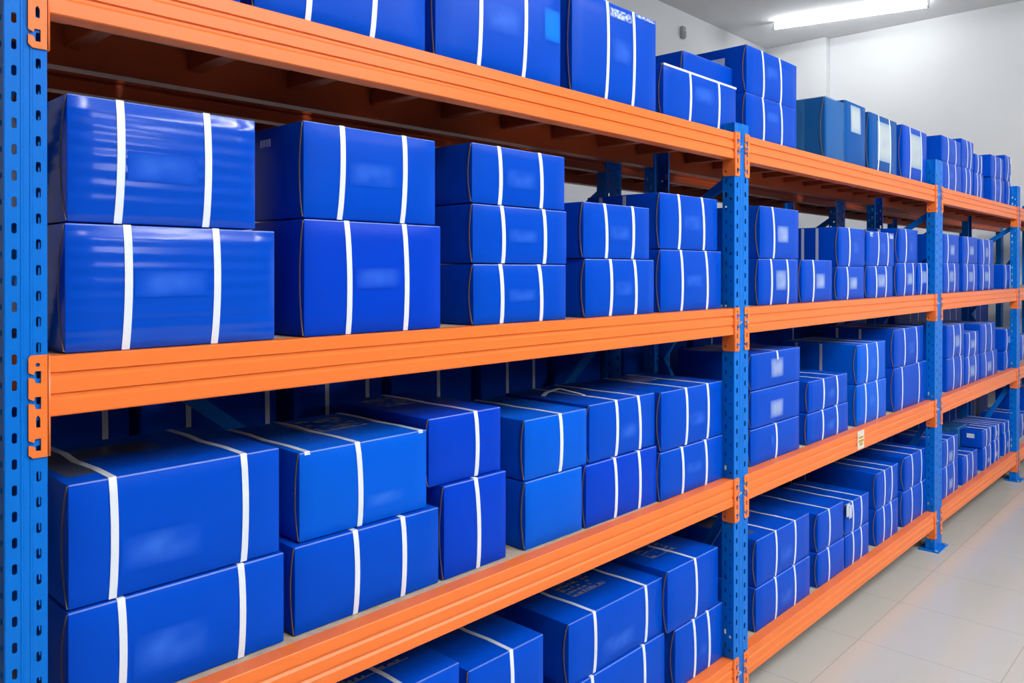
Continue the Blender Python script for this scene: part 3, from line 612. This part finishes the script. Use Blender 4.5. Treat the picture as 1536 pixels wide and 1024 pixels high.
    ('M5b', 1, 3, 5, 0, 6.8754, 7.0900, 0.044, 0.300, 0.2380, 0.1811, [(-0.059, -0.059), (0.08, 0.08)], (-0.015, 0.049, 0.051, 0.105), 'pale'),
    ('M5t', 1, 3, 5, 1, 6.8393, 7.0900, 0.046, 0.300, 0.4221, 0.0762, [(-0.053, -0.053), (0.085, 0.085)], None, ''),
]
LAB = {
 'S1b': 'large ridged blue carton with two straps beside the left post, standing on second shelf, lower',
 'S1t': 'large ridged blue carton with two straps and glossy glare, topmost beside the left post',
 'S2b': 'tall violet blue carton under the carton with white print on its end',
 'S2t': 'blue carton with white print on its end face, upper of second stack, second shelf',
 'T0': 'blue carton cut off at upper left, hardly seen above the top beam',
 'T1': 'blue carton on top shelf, leftmost whose two straps show, near bay',
 'T2': 'tall blue carton with a bright azure patch at its right edge, top shelf',
 'T3': 'tall blue carton with white scuffs along its top edge, top shelf',
 'T4': 'low blue carton with white tape along its upper front edge, top shelf',
 'T4b': 'plain unstrapped blue carton lying on the low carton with white taped edge',
 'T5b': 'blue carton under the one with a white end label, right of first inner post',
 'T5t': 'blue carton with white label on its end face, highest by the tube lamp, top shelf',
 'V1': 'dull blue carton in cloudy film without front label, top shelf, middle bay',
 'V2': 'dull blue carton with small pale label and no straps, top shelf, middle bay',
 'V3': 'dull blue strapped carton with large cream label, beside the smaller one, top shelf',
 'V4': 'blue strapped carton with cream label, nearest the second inner post, top shelf',
 'E1b': 'large blue carton with two straps on third shelf at lower left, lower of its stack',
 'E1t': 'large blue carton with grey tape on its lid, upper at left post, third shelf',
 'E2t': 'bright blue carton with three straps and grey print on its lid, third shelf',
 'E2b': 'wide blue carton under the bright carton with three lid straps',
 'E3b': 'violet blue carton with one strap, standing under the carton with long printed lid',
 'E3t': 'violet blue one-strap carton with grey print on its lid, upper of third stack',
 'E4b': 'bright blue carton without any strap, lower of fourth stack, third shelf, near bay',
 'E4t': 'bright blue carton with one strap, lying on the strapless bright carton',
 'F1': 'blue carton with grey block print on lid, cut off by the bottom picture edge',
 'F2': 'blue one-strap carton without print, second from left on the bottom shelf, near bay',
 'F3t': 'wide blue carton with two straps and grey lid print, bottom shelf, near bay',
 'F3b': 'wide blue carton under the two-strap carton with grey lid print, bottom shelf',
 'F4t': 'blue one-strap carton with grey lid print, right end of bottom shelf, near bay',
 'F4b': 'blue carton with two close straps, right end of bottom shelf beside the post',
 'G1m': 'blue carton without straps, middle of the three-high stack, third shelf, middle bay',
 'G1t': 'blue carton with a short strap end at its top, above the strapless carton',
 'G1b': 'blue one-strap carton at the bottom of the three-high stack, middle bay',
 'J3t': 'blue carton with a white paper tag hanging at its left edge',
 'J1t': 'blue carton with taped lid, upper of first stack, bottom shelf, middle bay',
 'M2': 'small low blue carton with two straps standing alone, bottom shelf, far bay',
 'M2b': 'dull carton in cloudy film behind the small low carton, bottom shelf, far bay',
 'A4t': 'blue carton with white worn upper corners, second shelf, middle bay',
 'A2': 'single unstacked blue carton with one strap, second shelf, middle bay',
}
SP = {4: 'top shelf', 3: 'second shelf', 2: 'third shelf', 1: 'bottom shelf'}
stacks = {}
def bayof(r): return 2 if r[0].startswith('T5') else r[2]
for r in ROWS:
    if r[0] == 'M2b': continue
    k = (r[1], bayof(r)); st = (r[3] if not r[0].startswith('T5') else 0)
    stacks.setdefault(k, {}).setdefault(st, []).append(r[0])
for r in ROWS:
    k = (r[1], bayof(r)); label = LAB.get(r[0])
    if not label:
        ks = sorted(stacks[k]); st = r[3]; n = len(stacks[k][st]); i = ks.index(st)
        tier = 'only one' if n == 1 else (['lower', 'upper'][r[4]] if n == 2 else ['bottom', 'middle', 'top'][r[4]])
        sd = {0: 'strapless', 1: 'one-strap', 2: 'two-strap'}[len(r[11])]
        label = '%s blue %s carton, %s, %s stack from left on %s, %s' % ('large' if r[6]-r[5] > .5 else 'pale-labelled' if 'pale' in r[13] else 'plain', sd, tier, ORD[i], SP[r[1]], BAYN[k[1]])
    far = r[2] == 3
    carton(r, label, 'cartons on the ' + SP[r[1]], 1 if far else 2)

# cartons standing on the rear rack, seen in the gaps, some raised to cover the lit wall
def rear(x0, x1, lv, h, straps, lab, z=0., d=.36, y=None, fl='flat'):
    carton(('R', lv, 0, 0, 0, x0, x1, RB+.02 if y is None else y, d, LV[lv]+.001+z, h, [(s, s) for s in straps], None, fl), lab, 'cartons on the rear rack', 1)
rear(.02, .36, 2, .20, [-.09, .06], 'dark carton low on the rear rack, leftmost behind the large taped carton')
rear(.03, .37, 2, .30, [-.02, .11], 'dark strapped carton on rear rack above the large taped carton, first from left', .204)
rear(.40, .78, 2, .50, [-.07, .16], 'tall dark strapped carton on rear rack behind the bright three-strap carton')
rear(.84, 1.16, 2, .52, [-.05, .10], 'dark carton with two straps on rear rack behind the violet cartons')
rear(1.20, 1.56, 2, .52, [.02], 'tall dark one-strap carton on rear rack behind the strapless bright carton')
rear(1.61, 1.98, 2, .53, [-.05, .1], 'tall dark two-strap filler carton on rear rack behind the fifth stack, third shelf')  # added to cover back wall that comes out too light here
rear(2.50, 3.04, 2, .54, [-.1, .1], 'tall dark carton on rear rack behind the first inner post, third shelf')
rear(2.02, 2.33, 2, .52, [], 'tall strapless dark carton on rear rack at the right end of the near bay')
rear(3.10, 3.66, 2, .54, [-.1, .1], 'dark carton on rear rack behind the three-high stack, third shelf')
rear(3.72, 4.80, 2, .53, [.0], 'dark carton on rear rack with one strap, middle bay, third shelf')
rear(2.05, 2.33, 1, .46, [.0], 'dark one-strap carton on rear rack behind the printed lid at bottom right of near bay')
rear(1.5, 1.95, 1, .44, [-.1, .1], 'dark carton on rear rack behind the wide carton with lid print, bottom shelf')
rear(2.50, 2.98, 1, .54, [-.1, .1], 'dark carton on rear rack behind first inner post, bottom shelf')
rear(3.03, 3.80, 1, .55, [-.1, .1], 'dark carton on rear rack behind the taped lid, bottom shelf, middle bay')
rear(3.88, 4.80, 1, .54, [-.1, .1], 'dark carton on rear rack behind the tagged carton, bottom shelf')
rear(5.1, 5.7, 3, .38, [-.1], 'dark carton on rear rack behind the second inner post, second shelf')
rear(5.76, 6.4, 3, .36, [.1], 'long dark carton on rear rack under the top shelf, far bay')
rear(5.2, 5.95, 2, .54, [-.1, .1], 'dark filler carton on rear rack of the far bay, third shelf, nearer one')  # far-bay rear cartons put in to block the lit back wall
rear(6.1, 7.05, 2, .53, [-.1, .1], 'dark filler carton on rear rack of the far bay, third shelf, farther one')
rear(5.1, 5.95, 1, .55, [-.1, .1], 'dark filler carton on rear rack of the far bay, bottom shelf, nearer one')
rear(6.0, 7.0, 1, .54, [-.2, .2], 'dark filler carton on rear rack of the far bay, bottom shelf, farther one')
for x0, x1, lv, h, nm in ((7.3, 8.1, 2, .53, 'nearer'), (8.15, 9.0, 2, .53, 'farther'), (7.3, 8.1, 1, .54, 'nearer'), (8.15, 9.0, 1, .54, 'farther')):  # added to hide the lit wall beyond the last post
    rear(x0, x1, lv, h, [-.1, .1], 'dark filler carton on rear rack past the last post, %s shelf, %s one' % (SHELF[lv], nm))
# past the last visible upright
for lv, x0, x1, h, nm in ((1, 7.72, 8.15, .20, 'bottom'), (2, 7.75, 8.15, .22, 'third'), (1, 8.3, 8.8, .36, 'bottom')):
    carton(('Q', lv, 4, 0, 0, x0, x1, .10, .3, LV[lv]+.001, h, [(-.08, -.08), (.08, .08)], (-.06, .06, .05, .13), 'pale flat'),
           'blue two-strap carton past the last post on %s shelf, %s one' % (nm, 'farther' if x0 > 8.2 else 'nearer'), 'cartons on the ' + SP[lv], 1)

# ------------------------------------------------------------------ world and colour
w = bpy.data.worlds.new('world'); S.world = w; w.use_nodes = True
w.node_tree.nodes['Background'].inputs[0].default_value = (.8, .86, 1, 1); w.node_tree.nodes['Background'].inputs[1].default_value = .0
S.view_settings.view_transform = 'Standard'; S.view_settings.look = 'None'; S.view_settings.gamma = 1.; S.view_settings.use_curve_mapping = False
S.view_settings.exposure = 0.
S.cycles.max_bounces = 8; S.cycles.diffuse_bounces = 2; S.cycles.glossy_bounces = 3; S.cycles.transparent_max_bounces = 12
S.cycles.use_denoising = True; S.cycles.sample_clamp_indirect = 8.; S.cycles.caustics_reflective = False; S.cycles.caustics_refractive = False
